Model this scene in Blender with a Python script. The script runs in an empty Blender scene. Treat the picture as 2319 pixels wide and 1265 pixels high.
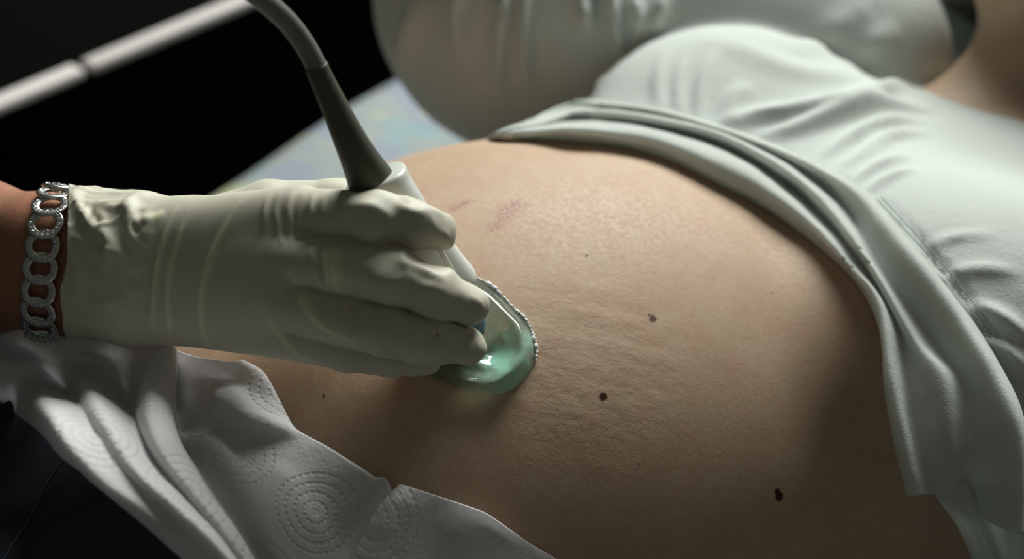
import bpy, bmesh, math, random
import numpy as np
from mathutils import Vector, Matrix
random.seed(4); rng = np.random.default_rng(7)
scn = bpy.context.scene; COL = scn.collection
# ------------------------------------------------------------------ camera
FPX = 50/36*2319; TH = math.radians(35)
CAM = np.array([0., 0., .70])
cF = np.array([0, math.cos(TH), -math.sin(TH)]); cU = np.array([0, math.sin(TH), math.cos(TH)]); cR = np.array([1., 0, 0])
cam = bpy.data.objects.new('camera', bpy.data.cameras.new('camera')); COL.objects.link(cam)
cam.location = CAM; cam.rotation_euler = (math.pi/2-TH, 0, 0)
cam.data.lens = 50; cam.data.sensor_width = 36; cam.data.clip_start = .01
cam.data.dof.use_dof = True; cam.data.dof.focus_distance = .69; cam.data.dof.aperture_fstop = 4.0
scn.camera = cam
# ------------------------------------------------------------------ light
w = bpy.data.worlds.new('world'); scn.world = w; w.use_nodes = True
w.node_tree.nodes['Background'].inputs[0].default_value = (.60, .61, .51, 1)
w.node_tree.nodes['Background'].inputs[1].default_value = .08
def area(name, loc, target, sx, sy, power, col):
    l = bpy.data.lights.new(name, 'AREA'); l.shape = 'RECTANGLE'; l.size = sx; l.size_y = sy; l.energy = power; l.color = col
    o = bpy.data.objects.new(name, l); COL.objects.link(o); o.location = loc
    o.rotation_euler = (Vector(target)-Vector(loc)).to_track_quat('-Z', 'Y').to_euler(); return o
area('window_daylight', (.80, 2.7, 2.2), (0, .7, .2), 1.6, 1.5, 118, (.96, 1, .95))
scn.view_settings.view_transform = 'Standard'; scn.view_settings.look = 'None'; scn.view_settings.gamma = 1
scn.view_settings.exposure = 0.40
# ------------------------------------------------------------------ maths
def V(px, py, d):
    return CAM + d*(cF + cR*((px-1159.5)/FPX) - cU*((py-632.5)/FPX))
def rays(pp):
    pp = np.asarray(pp, float); return cF + cR*((pp[:, 0:1]-1159.5)/FPX) - cU*((pp[:, 1:2]-632.5)/FPX)
def smin(a, b, k):
    h = np.clip(.5+.5*(b-a)/k, 0, 1); return b*(1-h)+a*h-k*h*(1-h)
def ell(p, c, r, M=None):
    q = p-np.asarray(c)
    if M is not None: q = q@M
    r = np.asarray(r); k0 = np.linalg.norm(q/r, axis=-1); k1 = np.linalg.norm(q/(r*r), axis=-1)+1e-9
    return k0*(k0-1)/k1
def cone(p, a, b, r1, r2):
    a = np.asarray(a, float); b = np.asarray(b, float); ab = b-a
    h = np.clip(((p-a)@ab)/(ab@ab), 0, 1)
    return np.linalg.norm(p-a-h[..., None]*ab, axis=-1)-(r1+(r2-r1)*h)
def grad(fn, P, e=4e-4):
    g = np.stack([fn(P+e*np.eye(3)[i])-fn(P-e*np.eye(3)[i]) for i in range(3)], -1)/(2*e); return g
def nets(fn, lo, hi, h):
    lo = np.asarray(lo, float); hi = np.asarray(hi, float); n = np.ceil((hi-lo)/h).astype(int)+1
    ax = [lo[i]+h*np.arange(n[i]) for i in range(3)]
    D = np.empty(n, np.float32)
    for i in range(n[0]):
        Y, Z = np.meshgrid(ax[1], ax[2], indexing='ij')
        D[i] = fn(np.stack([np.full_like(Y, ax[0][i]), Y, Z], -1))
    S = D < 0
    cn = n-1; acc = np.zeros(list(cn)+[3]); cnt = np.zeros(cn)
    offs = [(x, y, z) for x in (0, 1) for y in (0, 1) for z in (0, 1)]
    sl = lambda A, o: A[o[0]:o[0]+cn[0], o[1]:o[1]+cn[1], o[2]:o[2]+cn[2]]
    for o in offs:
        for k in range(3):
            if o[k]: continue
            o2 = list(o); o2[k] = 1
            a, b = sl(D, o), sl(D, o2); m = (a < 0) != (b < 0)
            t = np.where(m, a/np.where(m, a-b, 1), 0)
            for j in range(3): acc[..., j] += np.where(m, (t if j == k else o[j]), 0)
            cnt += m
    act = cnt > 0; idx = np.full(cn, -1); idx[act] = np.arange(act.sum())
    ijk = np.argwhere(act); P = lo+h*(ijk+acc[act]/cnt[act][:, None])
    faces = []
    for k in range(3):
        u, v = [(1, 2), (2, 0), (0, 1)][k]
        a = S; sh = [slice(None)]*3; sh2 = [slice(None)]*3; sh[k] = slice(0, -1); sh2[k] = slice(1, None)
        ch = S[tuple(sh)] != S[tuple(sh2)]; e = np.argwhere(ch)
        e = e[(e[:, u] > 0) & (e[:, v] > 0) & (e[:, u] < cn[u]) & (e[:, v] < cn[v])]
        flip = S[e[:, 0], e[:, 1], e[:, 2]]
        def c(du, dv):
            q = e.copy(); q[:, u] -= du; q[:, v] -= dv; return idx[q[:, 0], q[:, 1], q[:, 2]]
        quad = np.stack([c(1, 1), c(0, 1), c(0, 0), c(1, 0)], 1)
        quad = np.where(flip[:, None], quad, quad[:, ::-1]); faces.append(quad)
    fcs = np.concatenate(faces)
    for _ in range(2):
        g = grad(fn, P); d = fn(P); P = P-g*(d/np.maximum((g*g).sum(-1), .2))[:, None]
    return P, fcs
def cast(pp, fn, lift=0., d0=.3, d1=1.7):
    """where the sight line of each pixel first meets the surface raised by lift (or passes it closest)"""
    pp = np.asarray(pp, float); r = rays(pp); lift = np.broadcast_to(lift, (len(pp),)); t = np.full(len(pp), d0)
    bt = t.copy(); bd = np.full(len(pp), 9.); hit = np.zeros(len(pp), bool)
    for _ in range(220):
        d = fn(CAM+t[:, None]*r)-lift
        m = (d < bd) & ~hit; bd[m] = d[m]; bt[m] = t[m]
        hit |= d < 1e-4
        t = np.where(hit | (t > d1), t, t+np.maximum(np.abs(d)*.55, 2e-4))
    return CAM+bt[:, None]*r
def cr(P, n):
    """Catmull-Rom resample of rows of P to n"""
    P = np.asarray(P, float); m = len(P); Q = np.vstack([2*P[0:1]-P[1:2], P, 2*P[-1:]-P[-2:-1]]) if P.ndim == 2 else np.concatenate([2*P[0:1]-P[1:2], P, 2*P[-1:]-P[-2:-1]])
    t = np.linspace(0, m-1, n); i = np.minimum(t.astype(int), m-2); f = (t-i).reshape((-1,)+(1,)*(P.ndim-1))
    a, b, c, d = Q[i], Q[i+1], Q[i+2], Q[i+3]
    return .5*((2*b)+(-a+c)*f+(2*a-5*b+4*c-d)*f*f+(-a+3*b-3*c+d)*f**3)
def arc(P, n):
    """resample a polyline evenly"""
    P = cr(P, 12*len(P)); s = np.r_[0, np.cumsum(np.linalg.norm(np.diff(P, axis=0), axis=1))]
    return np.stack([np.interp(np.linspace(0, s[-1], n), s, P[:, k]) for k in range(P.shape[1])], 1)
def dseg(P, L):
    """distance from points to polyline L and parameter 0..1 along it"""
    best = np.full(len(P), 9.); par = np.zeros(len(P)); n = len(L)-1
    for i in range(n):
        a, ab = L[i], L[i+1]-L[i]; h = np.clip(((P-a)@ab)/(ab@ab+1e-12), 0, 1)
        d = np.linalg.norm(P-a-h[:, None]*ab, axis=1); m = d < best; best[m] = d[m]; par[m] = (i+h[m])/n
    return best, par
def ridges(P, N, curves):
    """curves: (polyline, height, width[, fade]) - creases and folds raised along 3D lines"""
    out = np.zeros(len(P))
    for c in curves:
        L, h, wd = c[:3]; d, s = dseg(P, L)
        out += h*np.exp(-(d/wd)**2)*np.sin(np.pi*np.clip(s, .01, .99))**.8
    return P+N*out[:, None]
def noise3(P, sc, seed=0, octs=3):
    r = np.random.default_rng(seed); out = np.zeros(len(P)); a = 1
    for o in range(octs):
        for k in range(5):
            v = r.normal(size=3); v *= sc*(2**o)*(1+.3*r.random())/np.linalg.norm(v); out += a*np.sin(P@v+r.random()*6.28)/5
        a *= .5
    return out
# ------------------------------------------------------------------ object helpers
def mesh(name, P, F_, mat, parent=None, smooth=True):
    me = bpy.data.meshes.new(name); P = np.asarray(P, float)
    me.from_pydata(P.tolist(), [], [tuple(int(i) for i in f) for f in F_]); me.materials.append(mat)
    if smooth: me.polygons.foreach_set('use_smooth', [True]*len(me.polygons))
    me.update(); o = bpy.data.objects.new(name, me); COL.objects.link(o)
    if parent: o.parent = parent; o.matrix_parent_inverse = Matrix.Translation(-root_loc(parent))
    return o
def root_loc(o):
    v = Vector((0, 0, 0))
    while o is not None: v += o.location; o = o.parent
    return v
def tag(o, label=None, cat=None, group=None, kind=None):
    if label: o['label'] = label
    if cat: o['category'] = cat
    if group: o['group'] = group
    if kind: o['kind'] = kind
    return o
def thing(name, loc, label, cat, group=None):
    o = bpy.data.objects.new(name, None); COL.objects.link(o); o.location = loc; o.empty_display_size = .02
    return tag(o, label, cat, group)
def grid_faces(n, m, closed=False, off=0):
    f = []
    for i in range(n-1):
        for j in range(m if closed else m-1):
            k = (j+1) % m; f.append((off+i*m+j, off+i*m+k, off+(i+1)*m+k, off+(i+1)*m+j))
    return f
def patch(rails, nu, nv):
    """rails: list of polylines; smooth sheet through them, nu rows x nv columns"""
    R_ = np.stack([arc(r, nv) for r in rails]); return cr(R_, nu)
def solid(o, t, off=0., sub=0):
    m = o.modifiers.new('thick', 'SOLIDIFY'); m.thickness = t; m.offset = off
    if sub: s = o.modifiers.new('sub', 'SUBSURF'); s.levels = sub; s.render_levels = sub
def tube(path, rad, n=24, cap=True):
    path = np.asarray(path, float); rad = np.broadcast_to(rad, (len(path),)); T = np.gradient(path, axis=0); T /= np.linalg.norm(T, axis=1)[:, None]
    up = np.array([0, 0, 1.]) if abs(T[0][2]) < .9 else np.array([0, 1., 0]); u = np.cross(T[0], up); u /= np.linalg.norm(u); P = []
    for i in range(len(path)):
        u = u-T[i]*(u@T[i]); u /= np.linalg.norm(u); v = np.cross(T[i], u)
        for k in range(n):
            a = 2*math.pi*k/n; P.append(path[i]+rad[i]*(math.cos(a)*u+math.sin(a)*v))
    Fc = grid_faces(len(path), n, True)
    if cap: Fc += [tuple(range(n))[::-1], tuple((len(path)-1)*n+k for k in range(n))]
    return np.array(P), Fc
def box(c, s, ax=None):
    c = np.asarray(c, float); ax = np.eye(3) if ax is None else ax; P = [c+(ax.T@(np.array([x, y, z])*np.asarray(s)/2)) for x in (-1, 1) for y in (-1, 1) for z in (-1, 1)]
    return np.array(P), [(0, 1, 3, 2), (4, 6, 7, 5), (0, 4, 5, 1), (2, 3, 7, 6), (0, 2, 6, 4), (1, 5, 7, 3)]
def bevel(o, wd, seg=3):
    m = o.modifiers.new('bevel', 'BEVEL'); m.width = wd; m.segments = seg; m.limit_method = 'ANGLE'
    return o
# ------------------------------------------------------------------ materials
def mat(name, col, rough=.6, **kw):
    m = bpy.data.materials.new(name); m.use_nodes = True; b = m.node_tree.nodes['Principled BSDF']
    b.inputs['Base Color'].default_value = (*col, 1); b.inputs['Roughness'].default_value = rough
    for k, v in kw.items(): b.inputs[k.replace('_', ' ')].default_value = v
    return m
class NT:
    def __init__(s, m): s.m = m; s.t = m.node_tree; s.b = s.t.nodes['Principled BSDF']; s.pos = s.t.nodes.new('ShaderNodeNewGeometry').outputs['Position']
    def n(s, kind, **kw):
        nd = s.t.nodes.new(kind)
        for k, v in kw.items():
            if hasattr(nd, k) and not k.startswith('i_'): setattr(nd, k, v)
        return nd
    def link(s, a, b): s.t.links.new(a, b)
    def math(s, op, a, b=None, c=None):
        nd = s.t.nodes.new('ShaderNodeMath'); nd.operation = op
        for i, v in enumerate((a, b, c)):
            if v is None: continue
            if isinstance(v, (int, float)): nd.inputs[i].default_value = v
            else: s.link(v, nd.inputs[i])
        return nd.outputs[0]
    def noise(s, scale, detail=3, rough=.5, vec=None, col=False):
        nd = s.t.nodes.new('ShaderNodeTexNoise'); nd.inputs['Scale'].default_value = scale; nd.inputs['Detail'].default_value = detail; nd.inputs['Roughness'].default_value = rough
        s.link(vec if vec is not None else s.pos, nd.inputs['Vector']); return nd.outputs['Color' if col else 'Fac']
    def vadd(s, a, b, op='ADD'):
        nd = s.t.nodes.new('ShaderNodeVectorMath'); nd.operation = op
        for i, v in enumerate((a, b)):
            if isinstance(v, (tuple, list, np.ndarray)): nd.inputs[i].default_value = tuple(float(x) for x in v)
            elif isinstance(v, (int, float)):
                if op == 'SCALE': nd.inputs[3].default_value = v
            else: s.link(v, nd.inputs[i])
        return nd.outputs['Value' if op in ('DISTANCE', 'DOT_PRODUCT', 'LENGTH') else 'Vector']
    def ramp(s, x, lo, hi, a=0., b=1., smooth=True):
        nd = s.t.nodes.new('ShaderNodeMapRange'); nd.interpolation_type = 'SMOOTHSTEP' if smooth else 'LINEAR'
        s.link(x, nd.inputs[0]); nd.inputs[1].default_value = lo; nd.inputs[2].default_value = hi; nd.inputs[3].default_value = a; nd.inputs[4].default_value = b; return nd.outputs[0]
    def mix(s, f, a, b):
        nd = s.t.nodes.new('ShaderNodeMix'); nd.data_type = 'RGBA'
        for i, v in ((0, f), (6, a), (7, b)):
            if isinstance(v, (int, float)): nd.inputs[i].default_value = v
            elif isinstance(v, tuple): nd.inputs[i].default_value = (*v, 1)
            else: s.link(v, nd.inputs[i])
        return nd.outputs[2]
    def base(s, c): s.link(c, s.b.inputs['Base Color'])
    def bump(s, hs):
        """hs: list of (height socket, strength, distance)"""
        prev = None
        for h, st, ds in hs:
            nd = s.t.nodes.new('ShaderNodeBump'); nd.inputs['Strength'].default_value = st; nd.inputs['Distance'].default_value = ds; s.link(h, nd.inputs['Height'])
            if prev is not None: s.link(prev, nd.inputs['Normal'])
            prev = nd.outputs[0]
        s.link(prev, s.b.inputs['Normal'])
#@@BODY
AL = math.radians(27); O = np.array([.0, .655, 0])
aS = np.array([math.cos(AL), math.sin(AL), 0]); aT = np.array([-math.sin(AL), math.cos(AL), 0]); BM = np.stack([aS, aT, [0, 0, 1.]], 1)
def B(s, t, z): return O+aS*s+aT*t+np.array([0, 0, z])
def tocoord(p): return (p-O)@BM
def torso(p):
    q = tocoord(p)
    d = ell(q, (.003, .008, .127), (.250, .192, .167))
    d = smin(d, ell(q, (-.22, -.02, .085), (.20, .175, .095)), .08)
    d = smin(d, ell(q, (.24, -.02, .12), (.24, .175, .12)), .07)
    d = smin(d, ell(q, (.33, 0, .14), (.17, .18, .09)), .07)
    return d
def body_fn(p):
    q = tocoord(p); d = torso(p)
    for sg in (-1, 1):
        d = smin(d, ell(q, (.225, sg*.12, .205), (.095, .085, .072)), .05)
    d = smin(d, cone(q, (.40, .04, .19), (.475, .07, .26), .055, .050), .04)
    d = smin(d, ell(q, (.515, .10, .335), (.105, .078, .09)), .03)
    d = smin(d, cone(q, (.545, .10, .418), (.508, .10, .432), .007, .012), .012)
    d = smin(d, cone(q, (.462, .085, .408), (.462, .115, .408), .008, .008), .008)
    for sg in (-1, 1):
        d = np.maximum(d, .013-np.linalg.norm(q-np.array([.538, .10+sg*.031, .428]), axis=-1)); d = smin(d, ell(q, (.537, .10+sg*.031, .412), (.012, .014, .010)), .004)
        d = smin(d, ell(q, (.525, .10+sg*.079, .33), (.028, .008, .018)), .006)
    for sg in (-1, 1):
        d = smin(d, cone(q, (-.26, sg*.10, .11), (-.70, sg*.13, .12), .10, .065), .06)
    d = smin(d, cone(q, (.36, .18, .18), (.195, .335, .24), .055, .045), .04)
    d = smin(d, cone(q, (.195, .335, .24), (.40, .42, .38), .045, .028), .02)
    d = smin(d, cone(q, (.36, -.18, .16), (.56, -.36, .12), .055, .045), .04)
    return d

# ------------------------------------------------------------------ materials of this place
def skin_mat(name, c1, c2, marks=False):
    m = mat(name, c1, .46); T = NT(m); b = T.b
    b.inputs['Subsurface Weight'].default_value = .12; b.inputs['Subsurface Radius'].default_value = (.012, .005, .003); b.inputs['Subsurface Scale'].default_value = .5
    b.inputs['Specular IOR Level'].default_value = .22
    big = T.ramp(T.noise(26, 4, .6), .35, .68); fine = T.ramp(T.noise(240, 3, .6), .35, .7)
    c = T.mix(T.math('MULTIPLY', big, .55), c1, c2); c = T.mix(T.math('MULTIPLY', T.ramp(T.noise(75, 3, .6, vec=T.vadd(T.pos, (5., 2., 1.))), .48, .68), .35), c, (c1[0]*1.0, c1[1]*.80, c1[2]*.82)); c = T.mix(T.math('MULTIPLY', fine, .22), c, (c2[0]*.9, c2[1]*.75, c2[2]*.7))
    warp = T.vadd(T.vadd(T.noise(300, 2, .5, col=True), (-.5, -.5, -.5)), .0022, 'SCALE')
    wp = T.vadd(T.pos, warp)
    bumps = [(T.noise(1500, 2, .6), .35, .0004), (T.noise(330, 3, .65), .14, .0010)]
    if marks:
        for (px, py), r, col, st in MOLES:
            q = cast([(px, py)], body_fn)[0]
            f = T.ramp(T.vadd(wp, q, 'DISTANCE'), r*.55, r*1.1, st, 0)
            c = T.mix(f, c, col)
            if r > .0023: bumps.append((f, .15, .0006))
        for a, b_, r, st, sc in BRUISES:                      # short purple veins by the navel side
            qa, qb = cast([a, b_], body_fn); u = (qb-qa)/np.linalg.norm(qb-qa)
            rel = T.vadd(wp, -((qa+qb)/2), 'ADD'); al = T.vadd(rel, u, 'DOT_PRODUCT'); L = np.linalg.norm(qb-qa)/2
            d2 = T.vadd(rel, 0, 'LENGTH'); d = T.math('SQRT', T.math('MAXIMUM', T.math('SUBTRACT', T.math('MULTIPLY', d2, d2), T.math('MULTIPLY', al, al)), 0))
            f = T.math('MULTIPLY', T.ramp(d, r*.2, r, st, 0), T.ramp(T.math('ABSOLUTE', al), L*.3, L, 1, 0))
            c = T.mix(T.math('MULTIPLY', f, T.ramp(T.noise(sc, 2), .4, .6)), c, (.33, .13, .14))
        q = cast([(1330, 830)], body_fn)[0]; f = T.ramp(T.vadd(T.pos, q, 'DISTANCE'), .02, .075, 1, 0)    # slack rippled skin
        st = T.t.nodes.new('ShaderNodeMapping'); st.inputs['Rotation'].default_value = (.3, .2, .75); st.inputs['Scale'].default_value = (1, 2.6, 1.6); T.link(T.pos, st.inputs['Vector'])
        bumps.append((T.math('MULTIPLY', f, T.noise(42, 3, .5, vec=st.outputs[0])), .16, .005))
        q = cast([(1640, 500)], body_fn)[0]; f = T.ramp(T.vadd(T.pos, q, 'DISTANCE'), .012, .045, 1, 0)    # lines pressed in by cloth
        qa, qb = cast([(1500, 400), (1790, 620)], body_fn); u = (qb-qa)/np.linalg.norm(qb-qa); nn = grad(body_fn, q[None])[0]; v = np.cross(u, nn); v /= np.linalg.norm(v)
        y = T.vadd(wp, v, 'DOT_PRODUCT'); wv = T.math('SINE', T.math('MULTIPLY', y, 2600))
        band = T.ramp(T.math('ABSOLUTE', T.math('SUBTRACT', y, float(q@v))), .004, .011, 1, 0)
        bumps.append((T.math('MULTIPLY', T.math('MULTIPLY', f, band), wv), .14, .0004))
    T.base(c); T.bump(bumps)
    rr = T.ramp(T.noise(420, 2), .3, .7, .46, .62); T.link(rr, b.inputs['Roughness']); return m
dk = (.045, .012, .008)
MOLES = [((1365, 897), .0027, dk, 1), ((1765, 1124), .0030, dk, 1), ((1479, 721), .0024, (.09, .025, .02), .95), ((1470, 712), .0010, (.10, .03, .02), .9), ((1330, 579), .0011, (.16, .05, .035), .9), ((1385, 493), .0008, dk, .9),
         ((1113, 522), .0009, (.16, .05, .04), .8), ((1748, 662), .0007, (.1, .04, .03), .8), ((733, 896), .0010, (.12, .04, .03), .9), ((1761, 1112), .0022, dk, 1), ((1446, 1050), .0012, (.25, .12, .08), .5), ((1462, 549), .0008, (.3, .14, .1), .6), ((1222, 575), .0010, (.3, .12, .1), .5)]
BRUISES = [((1115, 500), (1200, 450), .0090, .75, 600), ((1095, 525), (1160, 490), .0050, .6, 700), ((1150, 462), (1200, 458), .0032, .5, 900), ((1010, 482), (1070, 450), .0055, .75, 700), ((1040, 462), (1085, 450), .0024, .5, 900), ((1208, 580), (1250, 570), .002, .35, 900), ((1400, 690), (1480, 705), .0035, .22, 500), ((1180, 950), (1300, 990), .006, .25, 300)]
skin = skin_mat('belly_skin', (.52, .378, .268), (.46, .312, .208), True)
skin2 = skin_mat('forearm_skin', (.40, .20, .125), (.34, .16, .10))
def thin(T, col, f):
    """thin stuff lets light through"""
    t = T.t; tr = t.nodes.new('ShaderNodeBsdfTranslucent'); tr.inputs[0].default_value = (*col, 1); mx = t.nodes.new('ShaderNodeMixShader'); mx.inputs[0].default_value = f
    out = t.nodes['Material Output']; T.link(T.b.outputs[0], mx.inputs[1]); T.link(tr.outputs[0], mx.inputs[2]); T.link(mx.outputs[0], out.inputs['Surface'])
def cloth_mat(name, col, weave=900, rough=.95):
    m = mat(name, col, rough); T = NT(m); T.b.inputs['Sheen Weight'].default_value = .25; T.b.inputs['Sheen Roughness'].default_value = .6
    T.base(T.mix(T.math('MULTIPLY', T.noise(60, 4), .25), col, tuple(x*.9 for x in col)))
    T.bump([(T.noise(weave, 2, .7), .45, .0006), (T.noise(180, 3, .6), .30, .0010)]); thin(T, col, .42 if weave == 900 else .08); return m
cloth = cloth_mat('shirt_jersey_lifted_hem', (.76, .79, .755))  # paler, more translucent copy of the jersey that lifts the shaded hem and tail
def ring_mat(name, col):
    """embossed paper: dotted concentric rings on a square repeat, in the sheet's own UV"""
    m = mat(name, col, .95); T = NT(m); uv = T.t.nodes.new('ShaderNodeUVMap').outputs['UV']
    vm = T.t.nodes.new('ShaderNodeVectorMath'); vm.operation = 'FRACTION'; T.link(uv, vm.inputs[0])
    sp = T.t.nodes.new('ShaderNodeSeparateXYZ'); T.link(vm.outputs[0], sp.inputs[0])
    x = T.math('SUBTRACT', sp.outputs[0], .5); y = T.math('SUBTRACT', sp.outputs[1], .5)
    r = T.math('SQRT', T.math('ADD', T.math('MULTIPLY', x, x), T.math('MULTIPLY', y, y))); an = T.math('ARCTAN2', y, x)
    rg = T.math('SINE', T.math('MULTIPLY', r, 2*math.pi/.096)); k = T.math('ROUND', T.math('DIVIDE', r, .096))
    dots = T.math('SINE', T.math('MULTIPLY', an, T.math('MULTIPLY', T.math('ADD', k, 1), 7.)))
    h = T.math('MULTIPLY', T.ramp(rg, .1, .8), T.ramp(dots, -.7, .5, .25, 1)); h = T.math('MULTIPLY', h, T.ramp(r, .46, .50, 1, 0))
    T.base(T.mix(T.math('MULTIPLY', h, .14), col, tuple(c*.8 for c in col)))
    T.b.inputs['Subsurface Weight'].default_value = .15; T.b.inputs['Subsurface Radius'].default_value = (.004, .004, .004)
    T.bump([(T.noise(1400, 2, .6), .3, .0004), (T.noise(420, 1, .5), .4, .0007), (T.math('SUBTRACT', 1, h), .5, .0011)]); thin(T, col, .42); return m
paper = ring_mat('towel_paper', (.84, .83, .835))
def denim_mat():
    m = mat('navy_denim', (.012, .017, .028), .9); T = NT(m); mp = T.t.nodes.new('ShaderNodeMapping'); mp.inputs['Rotation'].default_value = (0, 0, .5); T.link(T.pos, mp.inputs['Vector'])
    wv = T.t.nodes.new('ShaderNodeTexWave'); wv.inputs['Scale'].default_value = 420; T.link(mp.outputs[0], wv.inputs['Vector']); T.base(T.mix(T.math('MULTIPLY', wv.outputs['Fac'], .5), (.010, .015, .026), (.022, .030, .045))); T.bump([(wv.outputs['Fac'], .3, .0004)]); return m
denim = denim_mat(); thread = mat('thread', (.05, .06, .08), .8)
# ------------------------------------------------------------------ patient
patient = thing('person', B(0, 0, 0), 'patient lying down with a bare rounded belly, rolled up white shirt and navy jeans', 'person')
P, Fc = nets(body_fn, (-.78, .12, -.01), (.78, 1.2, .52), .007)
mesh('body', P, Fc, skin, patient)
# hem of the shirt, rolled up over the top of the belly: rows run along the roll, from its edge on the skin to the far side
HEM = [
 [(1129,309,1),(1200,309,1),(1300,314,1),(1400,325,1),(1500,352,1),(1620,408,1),(1740,473,1),(1860,560,1),(1950,650,1),(2000,760,2),(2008,894,3),(2042,1057,4),(2058,1121,4)],
 [(1128,308,3),(1202,306,4),(1300,306,6),(1395,314,7),(1492,335,7),(1612,385,8),(1730,448,8),(1850,532,8),(1943,630,8),(1990,720,9),(2010,880,9),(2046,1050,8),(2062,1121,7)],
 [(1128,307,3),(1210,296,7),(1290,287,10),(1370,291,11),(1470,304,12),(1600,345,13),(1715,404,13),(1829,493,13),(1925,600,13),(1994,690,14),(2022,860,12),(2060,1040,10),(2080,1120,8)],
 [(1127,306,3),(1215,288,6),(1290,272,7),(1370,273,7),(1480,287,7),(1620,326,7),(1745,390,6),(1850,476,6),(1945,588,5),(2030,735,4),(2055,850,2),(2085,1030,4),(2105,1119,5)],
 [(1127,305,4),(1215,281,8),(1290,258,12),(1370,256,13),(1490,272,15),(1640,310,16),(1788,392,17),(1880,475,18),(1965,590,18),(2068,765,18),(2130,852,17),(2145,1000,13),(2150,1124,9)],
 [(1126,304,4),(1210,277,8),(1290,247,9),(1375,247,10),(1490,262,10),(1650,303,10),(1800,373,10),(1911,468,9),(1993,605,8),(2110,770,8),(2180,870,10),(2200,1020,11),(2200,1160,9)],
 [(1125,303,4),(1205,273,8),(1295,236,12),(1380,237,14),(1490,253,16),(1650,300,16),(1800,358,19),(1937,432,22),(2045,555,23),(2160,705,24),(2240,830,24),(2296,975,24),(2300,1205,22)],
 [(1124,303,0),(1205,271,2),(1295,233,4),(1380,233,4),(1500,250,5),(1665,297,5),(1815,352,5),(1955,428,5),(2065,550,5),(2180,700,5),(2262,830,5),(2320,970,5),(2330,1205,5)]]
HEM = [[(x, y, l*(.75 if 6 < k < 10 else 1)+{8: 1, 9: 5, 10: 14, 11: 27, 12: 34}.get(k, 0)) for k, (x, y, l) in enumerate(r)] for r in HEM]
def rows3(rows, fn, nu, nv, back=0):
    R_ = np.stack([cast([(x, y) for x, y, l in r], fn, np.array([l for x, y, l in r])/1000.) for r in rows])
    if back:                                           # carry the far end on round the far side of the body
        n0 = R_[:, 0] - R_[:, 1]; ext = []
        for k in range(back, 0, -1):
            q = R_[:, 0]+aT*.03*k+np.array([0, 0, -.020*k*(k+.6)])+aS*.004*k
            ext.append(q)
        R_ = np.concatenate([np.stack(ext, 1), R_], 1)
    G = cr(R_, nu); return np.transpose(cr(np.transpose(G, (1, 0, 2)), nv), (1, 0, 2)), R_
G, RR = rows3(HEM, body_fn, 90, 420, back=3)
def disp_grid(G, amp, sc, seed):
    du = np.gradient(G, axis=0); dv = np.gradient(G, axis=1); N = np.cross(du, dv); N /= np.linalg.norm(N, axis=2)[..., None]+1e-9
    n = noise3(G.reshape(-1, 3), sc, seed).reshape(G.shape[:2]); return G+N*(amp*n)[..., None]
G = disp_grid(G, .0007, 90, 3)
hem = mesh('rolled_hem', G.reshape(-1, 3), grid_faces(90, 420), cloth, patient); tag(hem, 'rolled and bunched lower edge of the white shirt'); solid(hem, .002)
TAIL = [
 [(2075,1040,1),(2105,1095,2),(2142,1147,2),(2173,1194,2),(2205,1265,2),(2240,1345,2)],
 [(2105,1040,2),(2135,1095,5),(2163,1140,7),(2192,1190,7),(2222,1265,7),(2255,1345,7)],
 [(2150,1040,5),(2176,1090,10),(2194,1126,12),(2215,1190,12),(2247,1265,12),(2280,1345,12)],
 [(2200,1040,5),(2215,1090,7),(2228,1126,7),(2245,1190,7),(2266,1265,7),(2300,1345,7)],
 [(2280,1040,16),(2295,1090,19),(2299,1130,20),(2303,1195,20),(2312,1265,20),(2340,1345,20)],
 [(2320,1040,4),(2330,1090,4),(2335,1130,4),(2345,1195,4),(2355,1265,4),(2380,1345,4)]]
TAIL = [[(x, y, l+(25, 31, 33, 33, 33, 33)[k]) for k, (x, y, l) in enumerate(r)] for r in TAIL]
G2, _ = rows3(TAIL, body_fn, 60, 90); G2 = disp_grid(G2, .0006, 90, 5)
tl = mesh('shirt_tail', G2.reshape(-1, 3), grid_faces(60, 90), cloth, patient); solid(tl, .002)
# the shirt itself
q = tocoord(RR[-1][3:]); ph = np.arctan2(q[:, 1], q[:, 2]-.10); o_ = np.argsort(ph); PH, PS = ph[o_], q[o_, 0]
def shirt_fn(p):
    q = tocoord(p)
    d = smin(ell(q, (.0, .0, .127), (.24, .185, .165)), ell(q, (.24, -.02, .12), (.24, .175, .12)), .07)
    d = smin(d, ell(q, (.33, 0, .14), (.17, .18, .09)), .07)
    for sg in (-1, 1): d = smin(d, ell(q, (.225, sg*.12, .207), (.097, .088, .073)), .05)
    d = smin(d, cone(q, (.23, -.11, .205), (.23, .11, .205), .045, .045), .05)
    s_g = np.interp(np.arctan2(q[..., 1], q[..., 2]-.10), PH, PS)
    s_g = s_g+.05*np.clip((.17-q[..., 2])/.07, 0, 1)*(q[..., 1] < 0)
    d = np.maximum(d, (s_g-.004-q[..., 0])*.7)
    d = smin(d, cone(q, (.37, .19, .21), (.20, .345, .24), .085, .125), .010)
    d = smin(d, cone(q, (.36, -.17, .16), (.46, -.28, .13), .068, .07), .04)
    d = d-.007
    d = np.maximum(d, q[..., 0]-.47)
    d = np.maximum(d, .080-np.linalg.norm(q-np.array([.480, .06, .25]), axis=-1))
    return d
P, Fc = nets(shirt_fn, (-.24, .35, .0), (.75, 1.25, .42), .0032)
N = grad(shirt_fn, P); N /= np.linalg.norm(N, axis=1)[:, None]
def FC(pts, h, wd, fn=shirt_fn): return (arc(cast(pts, fn), 14), h, wd)
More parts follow.
